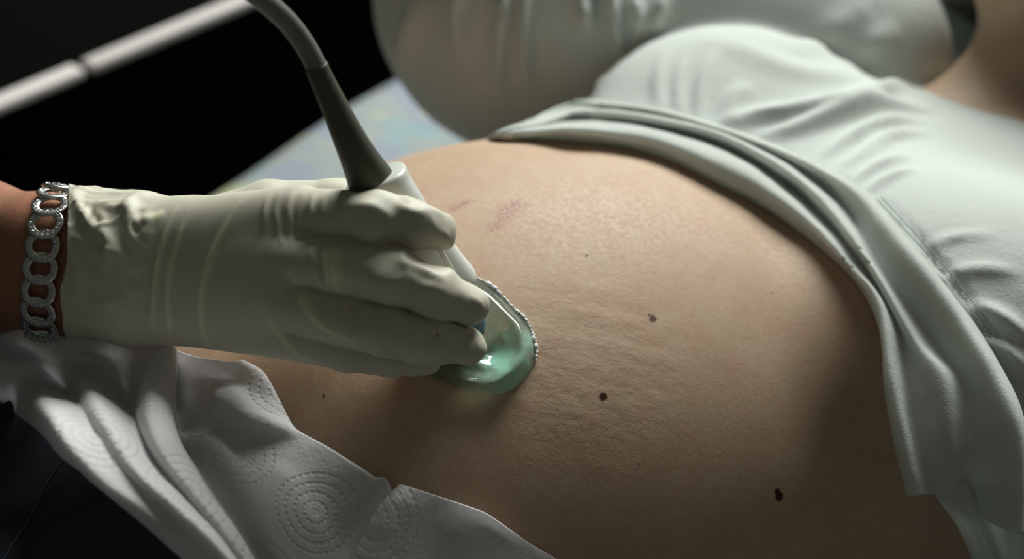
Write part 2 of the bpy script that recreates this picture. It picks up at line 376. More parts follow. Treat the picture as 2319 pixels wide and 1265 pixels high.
folds = [FC([(1600,300),(1705,262),(1834,247),(1947,226),(2060,190)], .0055, .008), FC([(1700,315),(1808,288),(1911,257),(2014,241),(2130,250)], .0050, .0075),
 FC([(1860,362),(1937,308),(2014,277),(2085,272)], .0040, .0055), FC([(1906,385),(1962,349),(2014,313),(2100,298)], .0034, .005), FC([(1937,414),(2014,370),(2065,352)], .0028, .0045),
 FC([(1960,440),(2030,400),(2080,385)], .0022, .0045), FC([(2075,575),(2150,540),(2260,530)], .0010, .004), FC([(2120,635),(2200,610),(2310,615)], .0014, .005),
 FC([(2180,690),(2250,710),(2340,775)], .0028, .006), FC([(2215,760),(2270,790),(2340,860)], .0025, .006), FC([(1990,448),(2092,558),(2140,612),(2197,686),(2266,788)], -.0022, .003),
 FC([(1540,270),(1535,200),(1550,130)], .0016, .005), FC([(1580,290),(1588,190),(1625,110)], .0020, .005), FC([(1500,265),(1490,190),(1510,110)], .0014, .006), FC([(1640,290),(1660,220),(1700,190)], .002, .008),
 FC([(1560,85),(1700,120),(1850,170),(2040,200)], .0018, .014), FC([(1800,130),(1900,60),(1980,20)], .003, .014), FC([(1900,150),(1990,90),(2040,60)], .003, .012),
 FC([(1060,-120),(1052,10),(1048,130)], .011, .006), FC([(1160,-140),(1140,40),(1128,210)], .011, .006), FC([(1205,-140),(1185,40),(1195,200)], .010, .0055), FC([(1280,-140),(1325,30),(1355,200)], .012, .007), FC([(1360,-140),(1385,20),(1410,130)], .011, .006),
 FC([(1430,-30),(1440,40),(1450,90)], .009, .008), FC([(1500,-30),(1490,20),(1480,80)], .008, .008), FC([(960,-20),(930,80),(925,180)], .006, .012)]
folds = [(L, h*1.9, w_*.8) for L, h, w_ in folds]
P = ridges(P, N, folds)+N*(noise3(P, 45, 11)*.0012)[:, None]
mesh('t_shirt', P, Fc, cloth_mat('shirt_jersey_dimmed_body', (.60, .635, .60), 901), patient)  # jersey base colour darkened here to tone down bright light on the chest
seam_l = arc(cast([(1990,448),(2092,558),(2140,612),(2197,686),(2266,788)], shirt_fn, .0016), 75); sm = []
st_m = mat('seam_thread', (.30, .35, .31), .8); PP, FF = [], []
for i in range(0, 74, 1):
    for off in (-.0014, .0014):
        a, b_ = seam_l[i], seam_l[i]+(seam_l[i+1]-seam_l[i])*.55; nn = grad(shirt_fn, a[None])[0]; sd = np.cross(b_-a, nn); sd /= np.linalg.norm(sd)
        p_, f_ = tube(np.array([a+sd*off, b_+sd*off]), .00035, 6); FF += [tuple(k+len(PP)*12 for k in f) for f in f_]; PP.append(p_)
mesh('seam_stitching', np.concatenate(PP), FF, st_m, patient)
P, Fc = nets(lambda p: smin(ell(tocoord(p), (.575, .14, .345), (.115, .105, .105)), ell(tocoord(p), (.60, .20, .25), (.10, .10, .07)), .05), (.30, .85, .1), (.75, 1.3, .5), .008)
N = noise3(P, 120, 4)*.003; P = P+N[:, None]*np.array([.3, .3, 1.]); hairm = mat('dark_hair', (.02, .013, .009), .45); mesh('neck_shading_hair', P, Fc, hairm, patient)  # hair out of view, added and enlarged to shade the neck
# jeans
def jeans_fn(p):
    q = tocoord(p); d = body_fn(p)-.007; return np.maximum(d, (q[..., 0]+.185+.10*q[..., 1])*.8)
P, Fc = nets(jeans_fn, (-.80, .10, -.012), (.15, 1.1, .30), .006)
N = grad(jeans_fn, P); N /= np.linalg.norm(N, axis=1)[:, None]+1e-9; P = P+N*(noise3(P, 30, 2)*.002)[:, None]
mesh('jeans', P, Fc, denim, patient)
p_, f_ = tube(arc(cast([(150,1020),(141,1039),(100,1101),(75,1159),(25,1238),(-30,1330)], jeans_fn, .0005), 60), .0006, 8); mesh('jeans_seam', p_, f_, thread, patient)

# ------------------------------------------------------------------ sonographer's forearm and gloved hand
CH = {  # joints: pixel x, y, distance, radius
 'index': [(682,492,.668,.0128),(850,496,.645,.0112),(940,508,.645,.0100),(990,524,.650,.0082)],
 'middle': [(660,590,.662,.0132),(890,624,.640,.0112),(990,662,.643,.0100),(1062,692,.650,.0079)],
 'ring': [(640,680,.663,.0125),(870,746,.646,.0106),(980,768,.649,.0092),(1060,784,.655,.0076)],
 'little': [(620,750,.672,.0112),(800,788,.664,.0097),(890,804,.668,.0086),(962,812,.676,.0072)],
 'thumb': [(430,540,.705,.016),(610,480,.712,.0145),(760,462,.712,.0112),(846,490,.700,.0092)]}
WR = [((300,545,.716,.0215),(300,672,.716,.0215)), ]
HP = {k: [(V(x, y, d), r) for x, y, d, r in v] for k, v in CH.items()}
HT = {}
for k, v in HP.items(): HT[k] = [(np.array(c), r) for c, r in v]
def arm_fn(p, inf=0., loose=0.):
    pts = lambda *a: V(*a)
    d = cone(p, V(300, 548, .716), V(300, 668, .716), .0215, .0215)
    for x0, y0, d0 in ((0, 0, 0),):
        a1, a2 = V(310, 555, .716), V(310, 665, .716); b1, b2 = V(100, 545, .735), V(100, 640, .735); c1, c2 = V(-60, 530, .755), V(-60, 640, .755); e1, e2 = V(-900, 430, .87), V(-900, 560, .87)
        d = smin(d, cone(p, a1, b1, .0210, .0225), .012); d = smin(d, cone(p, a2, b2, .0210, .0225), .012)
        d = smin(d, cone(p, b1, c1, .0225, .0260), .012); d = smin(d, cone(p, b2, c2, .0225, .0250), .012)
        d = smin(d, cone(p, c1, e1, .0260, .038), .02); d = smin(d, cone(p, c2, e2, .0250, .038), .02)
    for k, w in (('index', (330, 540)), ('middle', (330, 585)), ('ring', (330, 640)), ('little', (330, 690))):
        d = smin(d, cone(p, V(w[0], w[1], .712), HT[k][0][0], .0165, HT[k][0][1]), .014)
    d = smin(d, cone(p, V(340, 580, .716), HT['thumb'][0][0], .018, HT['thumb'][0][1]), .012)
    d = smin(d, cone(p, HT['thumb'][0][0], HT['index'][0][0], .011, .009), .012)
    for k, v in HT.items():
        f = None
        for (a, ra), (b, rb) in zip(v[:-1], v[1:]):
            c = cone(p, a, b, ra, rb); f = c if f is None else smin(f, c, .004)
        d = smin(d, f, .0018)
    return d
def glove_fn(p):
    d = arm_fn(p)-.0008
    c1 = cone(p, V(330, 552, .714), V(145, 548, .729), .0235, .0270); c2 = cone(p, V(330, 668, .714), V(145, 640, .729), .0235, .0270)
    return smin(d, smin(c1, c2, .02), .004)
sono = thing('person', V(100, 590, .735), 'person reaching in with a pale latex gloved hand holding the white probe', 'person')
lo = np.minimum.reduce([V(-900, 400, .9), V(1100, 900, .6)])-.08; hi = np.maximum.reduce([V(-900, 400, .9), V(1100, 300, .9)])+.08
hi[2] = min(hi[2], .60)
P, Fc = nets(arm_fn, (-.68, .40, .15), (.02, .80, .48), .0030)
mesh('body', P, Fc, skin2, sono)
ex = []
for k, v in HT.items():
    for c, r in v: ex += [c-r-.004, c+r+.004]
for c in (V(130, 548, .73), V(130, 640, .73)): ex += [c-.032, c+.032]
ex = np.array(ex); GL = (ex.min(0), ex.max(0)); GL[0][0] = V(128, 600, .73)[0]-.002
P, Fc = nets(glove_fn, GL[0], GL[1], .00125)
def px_of(P):
    v = P-CAM; d = v@cF; return 1159.5+FPX*(v@cR)/d, 632.5-FPX*(v@cU)/d
gx, gy = px_of(P)
def cuff_x(y): return 142+6*np.sin(y/38.)+np.where(y < 470, (470-y)*.35, 0)
N = grad(glove_fn, P); N /= np.linalg.norm(N, axis=1)[:, None]
def GC(pts, h, wd): return (arc(cast(pts, glove_fn), 12), h, wd)
gf = [GC([(402,468),(372,545),(354,620),(346,700),(346,765)], .0012, .0014), GC([(440,462),(404,545),(382,640),(384,725),(400,790)], .0010, .0014),
 GC([(556,450),(505,530),(468,620),(456,700),(468,770),(492,806)], .0010, .0020), GC([(650,600),(690,680),(740,740),(820,780)], .0011, .0020), GC([(610,720),(650,770),(700,815)], .0009, .0018),
 GC([(612,440),(600,490),(600,530)], .0010, .0016), GC([(635,436),(628,500),(640,560)], .0010, .0013), GC([(662,434),(655,490),(662,550)], .0012, .0014), GC([(688,436),(682,500),(694,560)], .0011, .0013), GC([(712,440),(708,490),(722,540)], .0013, .0014),
 GC([(738,445),(735,490),(750,530)], .0012, .0014), GC([(700,560),(722,620),(740,665)], .0012, .0016), GC([(757,560),(762,610),(766,660)], .0014, .0030), GC([(735,560),(742,610),(748,655)], .0010, .0013),
 GC([(780,450),(800,470),(850,462)], .0007, .003), GC([(890,458),(930,480),(965,485)], .0012, .0022), GC([(900,590),(960,612),(1010,640)], .0013, .0022), GC([(930,640),(985,655),(1035,682)], .0009, .0026), GC([(1000,732),(1040,745),(1075,765)], .0010, .0016),
 GC([(960,745),(1010,770),(1060,795)], -.0006, .0025), GC([(1000,520),(1012,535),(1005,548)], .0007, .0015), GC([(880,800),(930,825),(960,838)], .0010, .0020), GC([(560,640),(610,700),(640,760)], .0005, .004),
 GC([(700,600),(780,640),(860,650)], -.0006, .005), GC([(1062,672),(1085,690),(1085,715)], .0005, .0016), GC([(1065,762),(1083,780),(1075,800)], .0005, .0015)]
for a, b_, c_, h in [((175,460),(215,520),(285,560),.0016),((200,455),(260,470),(330,470),.0014),((160,520),(200,560),(230,600),.0014),((235,500),(250,560),(230,620),.0016),((290,480),(300,540),(340,580),.0018),((300,500),(340,500),(375,480),.0014),
  ((170,610),(220,640),(260,700),.0010),((255,610),(300,650),(330,660),.0010),((160,680),(230,690),(320,660),.0009),((190,580),(270,570),(320,600),.0012),((215,470),(235,500),(240,540),.0014),((265,540),(275,600),(330,610),.0012),((330,470),(335,520),(310,560),.0013),((155,560),(180,620),(175,680),.0009)]:
    gf.append(GC([a, b_, c_], h, .0030))
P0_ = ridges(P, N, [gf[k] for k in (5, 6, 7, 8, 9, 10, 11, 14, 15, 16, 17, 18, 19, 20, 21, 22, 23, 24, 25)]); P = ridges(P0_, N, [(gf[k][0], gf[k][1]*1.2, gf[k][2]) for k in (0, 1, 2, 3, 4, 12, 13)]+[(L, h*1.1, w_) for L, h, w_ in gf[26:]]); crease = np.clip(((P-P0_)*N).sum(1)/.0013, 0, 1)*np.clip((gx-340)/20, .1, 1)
cm = np.clip((360-gx)/60, 0, 1)*np.clip((560-gy)/90+.5, .35, 1.3); P = P+N*(noise3(P, 120, 21, 2)*.0007*cm+np.maximum(.32-np.abs(noise3(P, 170, 8, 1)), 0)*.0055*cm+np.maximum(.25-np.abs(noise3(P, 300, 18, 1)), 0)*.0030*cm)[:, None]
P = P+N*(noise3(P, 130, 5)*.00025)[:, None]
fm = np.clip((gx-730)/60, 0, 1); P = P+N*((.3-np.abs(noise3(P, 190, 31, 2)))*.0016*fm+noise3(P, 330, 12, 2)*.0004*fm)[:, None]
def glove_mat():
    m = mat('latex', (.60, .585, .475), .55); T = NT(m); b = T.b
    b.inputs['Subsurface Weight'].default_value = .25; b.inputs['Subsurface Radius'].default_value = (.006, .005, .003); b.inputs['Subsurface Scale'].default_value = .5
    ca = T.t.nodes.new('ShaderNodeVertexColor'); ca.layer_name = 'crease'; sp = T.t.nodes.new('ShaderNodeSeparateColor'); T.link(ca.outputs[0], sp.inputs[0])
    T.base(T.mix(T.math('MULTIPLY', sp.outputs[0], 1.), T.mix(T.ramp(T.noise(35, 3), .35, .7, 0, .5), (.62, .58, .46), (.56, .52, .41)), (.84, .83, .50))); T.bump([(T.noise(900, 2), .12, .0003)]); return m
latex = glove_mat(); latex2 = mat('latex_bead', (.58, .60, .40), .4, Subsurface_Weight=.2)
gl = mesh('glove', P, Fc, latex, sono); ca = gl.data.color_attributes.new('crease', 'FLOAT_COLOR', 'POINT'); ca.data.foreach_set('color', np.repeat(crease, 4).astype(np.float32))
cp0 = V(147, 595, .729); cn = np.cross(V(152, 450, .73)-V(144, 740, .73), cp0-CAM); cn /= np.linalg.norm(cn); cn = -cn if cn[0] > 0 else cn
bm = bmesh.new(); bm.from_mesh(gl.data); rs = bmesh.ops.bisect_plane(bm, geom=bm.verts[:]+bm.edges[:]+bm.faces[:], plane_co=Vector(cp0), plane_no=Vector(cn), clear_outer=True)
ce = [e for e in rs['geom_cut'] if isinstance(e, bmesh.types.BMEdge)]; adj = {}
for e in ce:
    for a, b_ in ((e.verts[0], e.verts[1]), (e.verts[1], e.verts[0])): adj.setdefault(a, []).append(b_)
left = set(adj); loops = []
while left:
    cur = next(iter(left)); lp_ = [cur]; left.discard(cur)
    while True:
        nx = [v for v in adj[cur] if v in left]
        if not nx: break
        cur = nx[0]; left.discard(cur); lp_.append(cur)
    loops.append(lp_)
def wave(co):
    q_ = np.array(co); dd = abs((q_-cp0)@cn); return Vector(q_+cn*(.0013*math.sin(q_[2]*110+1)+.0005*math.sin(q_[2]*260))*math.exp(-dd/.008))
for v in bm.verts: v.co = wave(v.co)
Lp = np.array([tuple(v.co) for v in max(loops, key=len)]); bm.to_mesh(gl.data); bm.free(); gl.data.polygons.foreach_set('use_smooth', [True]*len(gl.data.polygons)); solid(gl, .0004, 1.)
for _ in range(6): Lp = (Lp+np.roll(Lp, 1, 0)+np.roll(Lp, -1, 0))/3
Lp = np.vstack([Lp[::3], Lp[:1]]); p_, f_ = tube(Lp, .0009, 10, False); mesh('glove_cuff_bead', p_, f_, latex2, gl)
# dark sleeve at the elbow, past the edge of the view
e1, e2 = V(-640, 500, .835), V(-980, 490, .885); p_, f_ = tube(np.stack([e1+(e2-e1)*t for t in np.linspace(0, 1, 12)]), np.array([.064+.002*math.sin(i*2) for i in range(12)]), 40); mesh('sleeve', p_, f_, denim, sono)
# ------------------------------------------------------------------ bracelet of pave rings
metal = mat('silver', (.62, .62, .60), .28, Metallic=1.0); T = NT(metal); T.bump([(T.noise(1600, 1), .5, .0006)])
gem = mat('crystal', (.9, .92, .95), .05, Metallic=.0, Transmission_Weight=.6, IOR=1.9)
bt_, bb_ = V(138, 432, .733), V(100, 745, .727); Cw = (bt_+bb_)/2; u1 = (bt_-bb_)/np.linalg.norm(bt_-bb_); w1 = V(84, 640, .700)-Cw; nrm = np.cross(u1, w1); nrm /= np.linalg.norm(nrm); v1 = np.cross(nrm, u1)
br = thing('bracelet', Cw, 'silver bracelet of overlapping crystal-set rings round the bare wrist beside the glove cuff', 'bracelet')
lp = []
for k in range(720):
    a = 2*math.pi*k/720; dd = u1*math.cos(a)+v1*math.sin(a); t = np.linspace(.01, .07, 121); q_ = Cw+t[:, None]*dd; sd = arm_fn(q_); i = int(np.argmax(sd > .0022)); lp.append(q_[i]+nrm*(.0035*(1-math.cos(a*1.0))*0))
lp = np.array(lp); 
for _ in range(20): lp = (lp+np.roll(lp, 1, 0)+np.roll(lp, -1, 0))/3
s_ = np.r_[0, np.cumsum(np.linalg.norm(np.roll(lp, -1, 0)-lp, axis=1))]; NL = int(round(s_[-1]/.0112)); lpc = np.vstack([lp, lp[:1]])
lk_me = gm_me = None
for i in range(NL):
    sv = s_[-1]*(i+.15)/NL; c = np.array([np.interp(sv, s_, lpc[:, k]) for k in range(3)]); c2 = np.array([np.interp((sv+.002) % s_[-1], s_, lpc[:, k]) for k in range(3)])
    tx = c2-c; tx /= np.linalg.norm(tx); nn = grad(arm_fn, c[None])[0]; nn -= tx*(nn@tx); nn /= np.linalg.norm(nn); ty = np.cross(nn, tx)
    if lk_me is None:
        Q, FQ = [], []; NA, NB = 40, 12
        for a_ in range(NA):
            A = 2*math.pi*a_/NA
            for b2 in range(NB):
                Bq = 2*math.pi*b2/NB; rr = 1+.30*(abs(math.cos(Bq))**.6*math.copysign(1, math.cos(Bq))); hz = .0009*abs(math.sin(Bq))**.6*math.copysign(1, math.sin(Bq))
                Q.append((.0066*rr*math.cos(A), .0074*rr*math.sin(A), hz))
        FQ = [(x*NB+y, x*NB+(y+1) % NB, ((x+1) % NA)*NB+(y+1) % NB, ((x+1) % NA)*NB+y) for x in range(NA) for y in range(NB)]
        lo_ = mesh('ring_link', Q, FQ, metal, br); lk_me = lo_.data
        bm = bmesh.new()
        for a_ in range(16):
            A = 2*math.pi*a_/16
            mt = Matrix.Translation((.0066*math.cos(A), .0074*math.sin(A), .0010))@Matrix.Rotation(A*1.7, 4, 'Z'); bmesh.ops.create_icosphere(bm, subdivisions=1, radius=.00085, matrix=mt)
        gm_me = bpy.data.meshes.new('crystals'); bm.to_mesh(gm_me); bm.free(); gm_me.materials.append(gem); gm = bpy.data.objects.new('crystals', gm_me); COL.objects.link(gm); gm.parent = lo_
    else:
        lo_ = lo_.copy(); COL.objects.link(lo_); gm = gm.copy(); COL.objects.link(gm); lo_.parent = br; gm.parent = lo_
    lo_.matrix_parent_inverse = Matrix.Identity(4); tl_ = .13
    lo_.matrix_basis = Matrix.Translation(Vector(c-Cw+nn*.0003))@Matrix(np.stack([tx*math.cos(tl_)+nn*math.sin(tl_), ty, nn*math.cos(tl_)-tx*math.sin(tl_)], 1).tolist()).to_4x4()
# ------------------------------------------------------------------ ultrasound probe
plastic = mat('probe_plastic', (.66, .67, .62), .32); rubber = mat('grey_rubber', (.075, .073, .052), .55); cabm = mat('cable_grey', (.17, .175, .155), .5); lensm = mat('lens_blue', (.22, .31, .42), .25)
Pb = V(1016, 795, .698); 
pr = thing('ultrasound_probe', Pb, 'white ultrasound probe held against the belly, with grey tapered cable sleeve and cable', 'ultrasound probe')
SEC = [((846,398,.660),.0125,.0125),((850,405,.660),.0152,.0150),((858,428,.661),.0158,.0152),((876,470,.664),.0172,.0145),((893,515,.668),.0192,.0140),((915,570,.673),.0222,.0140),((940,625,.679),.0250,.0145),((958,655,.683),.0262,.0150),((966,672,.685),.0262,.0150),((972,684,.687),.0240,.0138)]
def loft(SEC, nu, na, e=2.6):
    arr = np.array([[*V(*c), a, b_] for c, a, b_ in SEC]); arr = cr(arr, nu); T_ = np.gradient(arr[:, :3], axis=0); T_ /= np.linalg.norm(T_, axis=1)[:, None]; P = []
    T0 = T_.mean(0); T0 /= np.linalg.norm(T0); u = np.cross(T0, cF); u /= np.linalg.norm(u); v = np.cross(T0, u)
    for i in range(nu):
        for k in range(na):
            a = 2*math.pi*k/na; ca, sa = math.cos(a), math.sin(a); P.append(arr[i, :3]+u*arr[i, 3]*math.copysign(abs(ca)**(2/e), ca)+v*arr[i, 4]*math.copysign(abs(sa)**(2/e), sa))
    return np.array(P), grid_faces(nu, na, True)+[tuple(range(na))[::-1], tuple((nu-1)*na+k for k in range(na))]
p_, f_ = loft(SEC, 60, 56); hs = mesh('housing', p_, f_, plastic, pr)
p_, f_ = loft([((968,676,.6855),.0235,.0132),((984,712,.689),.0235,.0132),((1000,750,.694),.0228,.0128),((1012,778,.6985),.0195,.0115),((1020,792,.701),.0110,.0070)], 30, 48); mesh('transducer_lens', p_, f_, lensm, pr)
rg = np.array([V(*c) for c in [(985,540,.655),(1008,585,.660),(1030,625,.666),(1040,650,.670)]]); p_, f_ = tube(cr(rg, 20), np.array([.0006]+[.0013]*18+[.0006]), 12); mesh('grip_ridge', p_, f_, plastic, pr)
bt = [(716,150,.6255),(728,178,.628),(757,240,.634),(785,300,.640),(812,355,.647),(838,405,.655),(848,428,.658)]; br_ = [.0052,.0054,.0062,.0072,.0086,.0107,.0118]
bp = cr(np.array([[*V(*c), r] for c, r in zip(bt, br_)]), 60); p_, f_ = tube(bp[:, :3], bp[:, 3], 32); mesh('strain_relief', p_, f_, rubber, pr)
cp = arc(np.array([V(*c) for c in [(735,195,.629),(716,150,.6255),(694,108,.621),(660,60,.614),(622,22,.606),(585,-8,.598),(530,-48,.59),(430,-110,.60),(250,-180,.66),(0,-200,.78),(-300,-150,.95)]]), 120); p_, f_ = tube(cp, .0047, 24); mesh('cable', p_, f_, cabm, pr)
# ------------------------------------------------------------------ gel on the belly
OUT = [(1078,624),(1112,642),(1140,668),(1168,698),(1196,728),(1212,765),(1216,805),(1204,840),(1180,868),(1140,890),(1095,893),(1045,882),(1000,862),(962,845),(935,815),(930,770),(945,725),(975,690),(1005,660),(1045,632)]
gc = np.array([1070., 770.]); nr, na = 36, 160; ro = cr(np.array(OUT+OUT[:1], float), na+1)[:-1]; pts, lf = [], []
for i in range(nr):
    t = (i/(nr-1))**.8
    for k in range(na):
        p2 = gc+(ro[k]-gc)*t; th_ = math.atan2(ro[k][1]-gc[1], ro[k][0]-gc[0]); w_ = .5+.5*math.cos(th_-.75)
        h = (.0040+.0045*w_)*math.exp(-((t-.80)/.17)**2)+(.0022+.002*w_*math.sin(t*9+th_*3))*(1-t**6); h *= math.sqrt(max(0, 1-t**8)); pts.append(p2); lf.append(h-.0006*(t**8)); 
Gp = cast(pts, body_fn, np.array(lf)); bot = cast(pts, body_fn, -.0004)
F1 = grid_faces(nr, na, True); F2 = [tuple(x+nr*na for x in f[::-1]) for f in F1]; rim = [((nr-1)*na+k, (nr-1)*na+(k+1) % na, nr*na+(nr-1)*na+(k+1) % na, nr*na+(nr-1)*na+k) for k in range(na)]
rim = [f[::-1] for f in rim]
def gel_mat():
    m = mat('gel', (.50, .86, .76), .06); T = NT(m); b = T.b; b.inputs['IOR'].default_value = 1.36; b.inputs['Specular IOR Level'].default_value = .6
    c1, c2, c3 = cast([(1150, 838), (1165, 790), (1090, 820)], body_fn)
    n = T.vadd(T.vadd(T.noise(110, 2, .5, col=True), (-.5, -.5, -.5)), .016, 'SCALE'); wp = T.vadd(T.pos, n)
    f = T.math('MAXIMUM', T.math('MAXIMUM', T.ramp(T.vadd(wp, c1, 'DISTANCE'), .006, .019, 1, 0), T.ramp(T.vadd(wp, c2, 'DISTANCE'), .004, .016, .7, 0)), T.ramp(T.vadd(wp, c3, 'DISTANCE'), .003, .016, .55, 0))
    T.link(T.math('SUBTRACT', .93, T.math('MULTIPLY', f, .72)), b.inputs['Transmission Weight']); T.base(T.mix(f, (.62, .83, .74), (.40, .78, .60)))
    return m
gelm = gel_mat(); gel = mesh('ultrasound_gel', np.vstack([Gp, bot]), F1+F2+rim, gelm); tag(gel, 'clear green gel smeared in a puddle on the belly under the probe', 'gel')
fr = mat('froth_white', (.85, .86, .86), .35); P_, F_ = [], []
fp = cast([(1080,628),(1112,646),(1140,672),(1166,700),(1190,722),(1205,752),(1214,790),(1214,815)], body_fn, .0016); fl = arc(fp, 420); fp2 = np.abs(noise3(fl, 900, 3, 2))*.0011+.00025+.0003*rng.random(420); fp2[0] = fp2[-1] = .0002
fl = fl+rng.normal(size=fl.shape)*.00016; p_, f_ = tube(fl, fp2, 10); fo = mesh('froth', p_, f_, fr, gel); tag(fo, 'white bubbly rim of the gel')
# ------------------------------------------------------------------ paper towels
def cover_fn(p):
    q = tocoord(p); d = body_fn(p)
    return smin(d, ell(q, (-.33, -.09, .19), (.15, .09, .09)), .05)
T1 = [
 [(-90,800,20),(-75,860,14),(-40,880,10),(0,906,8),(37,935,8),(100,985,8),(141,1030,8),(178,1060,8),(220,1097,8),(290,1155,8),(373,1225,8),(470,1310,8)],
 [(-80,770,30),(-60,800,26),(-30,820,24),(8,834,22),(62,877,18),(114,940,18),(150,1003,18),(190,1050,16),(235,1096,13),(302,1144,13),(392,1215,14),(500,1310,14)],
 [(-60,752,32),(-20,772,27),(20,792,22),(60,815,18),(110,870,16),(160,930,15),(195,990,15),(230,1040,14),(275,1090,14),(345,1145,16),(430,1215,18),(525,1310,18)],
 [(20,746,32),(60,762,28),(85,788,20),(110,825,15),(150,880,13),(190,935,13),(225,990,13),(258,1040,14),(305,1090,16),(370,1145,20),(450,1215,22),(540,1310,22)],
 [(130,745,36),(150,770,32),(168,800,26),(185,840,22),(205,885,20),(230,935,18),(262,990,18),(295,1040,18),(335,1090,20),(395,1145,23),(470,1215,26),(555,1310,26)],
 [(250,757,33),(258,785,26),(262,815,18),(268,850,13),(280,895,9),(298,940,8),(318,990,8),(342,1035,8),(378,1085,12),(430,1145,17),(492,1215,22),(565,1310,22)],
 [(335,772,30),(325,795,24),(316,825,20),(310,860,17),(312,900,14),(320,945,14),(334,990,14),(358,1035,14),(392,1080,15),(440,1140,17),(500,1210,20),(572,1310,20)],
 [(373,781,30),(358,805,27),(347,835,25),(341,868,24),(338,905,22),(342,948,21),(354,992,20),(376,1035,19),(408,1078,19),(452,1133,19),(510,1205,20),(580,1310,20)],
 [(392,788,28),(393,815,24),(391,845,22),(388,875,20),(386,912,19),(388,952,18),(397,992,17),(414,1030,16),(438,1066,16),(476,1126,16),(530,1202,17),(592,1310,17)],
 [(400,793,18),(402,820,12),(402,850,9),(400,880,7),(398,915,6),(400,955,5),(409,995,5),(426,1032,5),(450,1068,5),(487,1126,5),(540,1202,5),(604,1310,5)],
 [(440,806,16),(450,832,13),(458,860,11),(462,885,12),(466,915,11),(466,950,9),(470,990,8),(480,1030,7),(500,1070,7),(535,1130,7),(590,1205,7),(650,1310,7)],
 [(480,812,20),(498,838,16),(508,862,12),(510,890,15),(512,912,16),(520,945,12),(530,985,8),(545,1030,7),(570,1075,7),(605,1135,7),(650,1205,7),(705,1310,7)],
 [(520,818,18),(545,845,13),(562,872,10),(568,900,10),(570,928,12),(585,955,14),(590,985,9),(605,1030,7),(635,1080,7),(672,1140,7),(715,1210,7),(765,1310,7)],
 [(545,816,15),(580,842,10),(602,872,7),(615,905,6),(622,935,8),(640,965,10),(650,1000,7),(672,1040,6),(705,1085,6),(745,1140,6),(790,1205,6),(835,1310,6)],
 [(550,816,8),(592,840,5),(614,872,4),(634,912,3),(650,945,3),(667,972,5),(702,992,4),(742,1012,4),(800,1048,4),(850,1080,4),(885,1104,4),(930,1310,4)]]
T1 = [[(x, y, l*.6+.4*sum(q[2] for q in r)/len(r)) for x, y, l in r] if 0 < i < 9 else r for i, r in enumerate(T1)]
def towel(rows, fn, nu, nv, name, label, su, sv, cpx, seed=1):
    R_ = np.stack([cast([(x, y) for x, y, l in r], fn, np.array([l for x, y, l in r])/1000.) for r in rows])
    G = cr(R_, nu); G = np.transpose(cr(np.transpose(G, (1, 0, 2)), nv), (1, 0, 2)); G = disp_grid(G, .0005, 120, seed)
    o = mesh(name, G.reshape(-1, 3), grid_faces(nu, nv), paper); uvl = o.data.uv_layers.new(name='UVMap')
    c = G[nu//2, nv//2]; e1 = G[-1, nv//2]-G[0, nv//2]; e1 /= np.linalg.norm(e1); U_ = np.zeros((nu, nv)); W_ = np.zeros((nu, nv))
    U_[1:] = np.cumsum(np.linalg.norm(np.diff(G, axis=0), axis=2), 0); W_[:, 1:] = np.cumsum(np.linalg.norm(np.diff(G, axis=1), axis=2), 1)
    gx_, gy_ = px_of(G.reshape(-1, 3)); k_ = int(np.argmin((gx_-cpx[0])**2+(gy_-cpx[1])**2)); c0 = G.reshape(-1, 3)[k_]; nn = np.cross(np.gradient(G, axis=0), np.gradient(G, axis=1)).reshape(-1, 3)[k_-6:k_+6].mean(0); nn /= np.linalg.norm(nn); ea = np.cross(nn, [0, 0, 1.]); ea /= np.linalg.norm(ea); eb = np.cross(nn, ea); uv = np.stack([((G-c0)@ea)/su+.5, ((G-c0)@eb)/sv+.5], -1).reshape(-1, 2)
    li = np.empty(len(o.data.loops), int); o.data.loops.foreach_get('vertex_index', li); uvl.data.foreach_set('uv', uv[li].ravel().astype(np.float32))
    solid(o, .0009, 1.); return tag(o, label, 'paper towel')
towel(T1, cover_fn, 150, 220, 'paper_towel', 'crumpled white embossed paper towel draped over the jeans, below the gloved wrist',   .048, .048, (711, 1163))
T2 = [[(905,1101,7),(880,1125,8),(858,1150,9),(838,1185,10),(822,1220,10),(800,1262,10),(785,1310,10)],
 [(915,1101,10),(900,1125,13),(885,1150,14),(868,1190,15),(855,1225,15),(838,1265,15),(825,1320,15)],
 [(945,1108,12),(935,1140,13),(925,1170,13),(915,1200,13),(905,1235,13),(895,1270,13),(885,1320,13)],
 [(1000,1125,12),(990,1155,11),(985,1185,10),(978,1215,10),(970,1245,10),(965,1275,10),(960,1330,10)],
 [(1060,1145,12),(1055,1172,9),(1050,1200,8),(1045,1228,8),(1040,1256,8),(1035,1290,8),(1030,1340,8)],
 [(1105,1163,11),(1105,1188,8),(1105,1212,8),(1104,1238,8),(1103,1265,8),(1102,1295,8),(1100,1350,8)],
 [(1165,1205,8),(1165,1225,7),(1165,1245,7),(1165,1265,7),(1165,1285,7),(1165,1310,7),(1165,1360,7)],
 [(1200,1230,6),(1202,1246,6),(1203,1262,6),(1204,1280,6),(1205,1300,6),(1206,1325,6),(1207,1370,6)],
 [(1262,1266,3),(1266,1280,3),(1270,1290,3),(1275,1305,3),(1280,1320,3),(1285,1345,3),(1290,1380,3)]]
towel(T2, body_fn, 110, 90, 'paper_towel', 'smooth white embossed paper towel tucked against the underside of the belly at the bottom edge', .048, .048, (1090, 1130), 9)
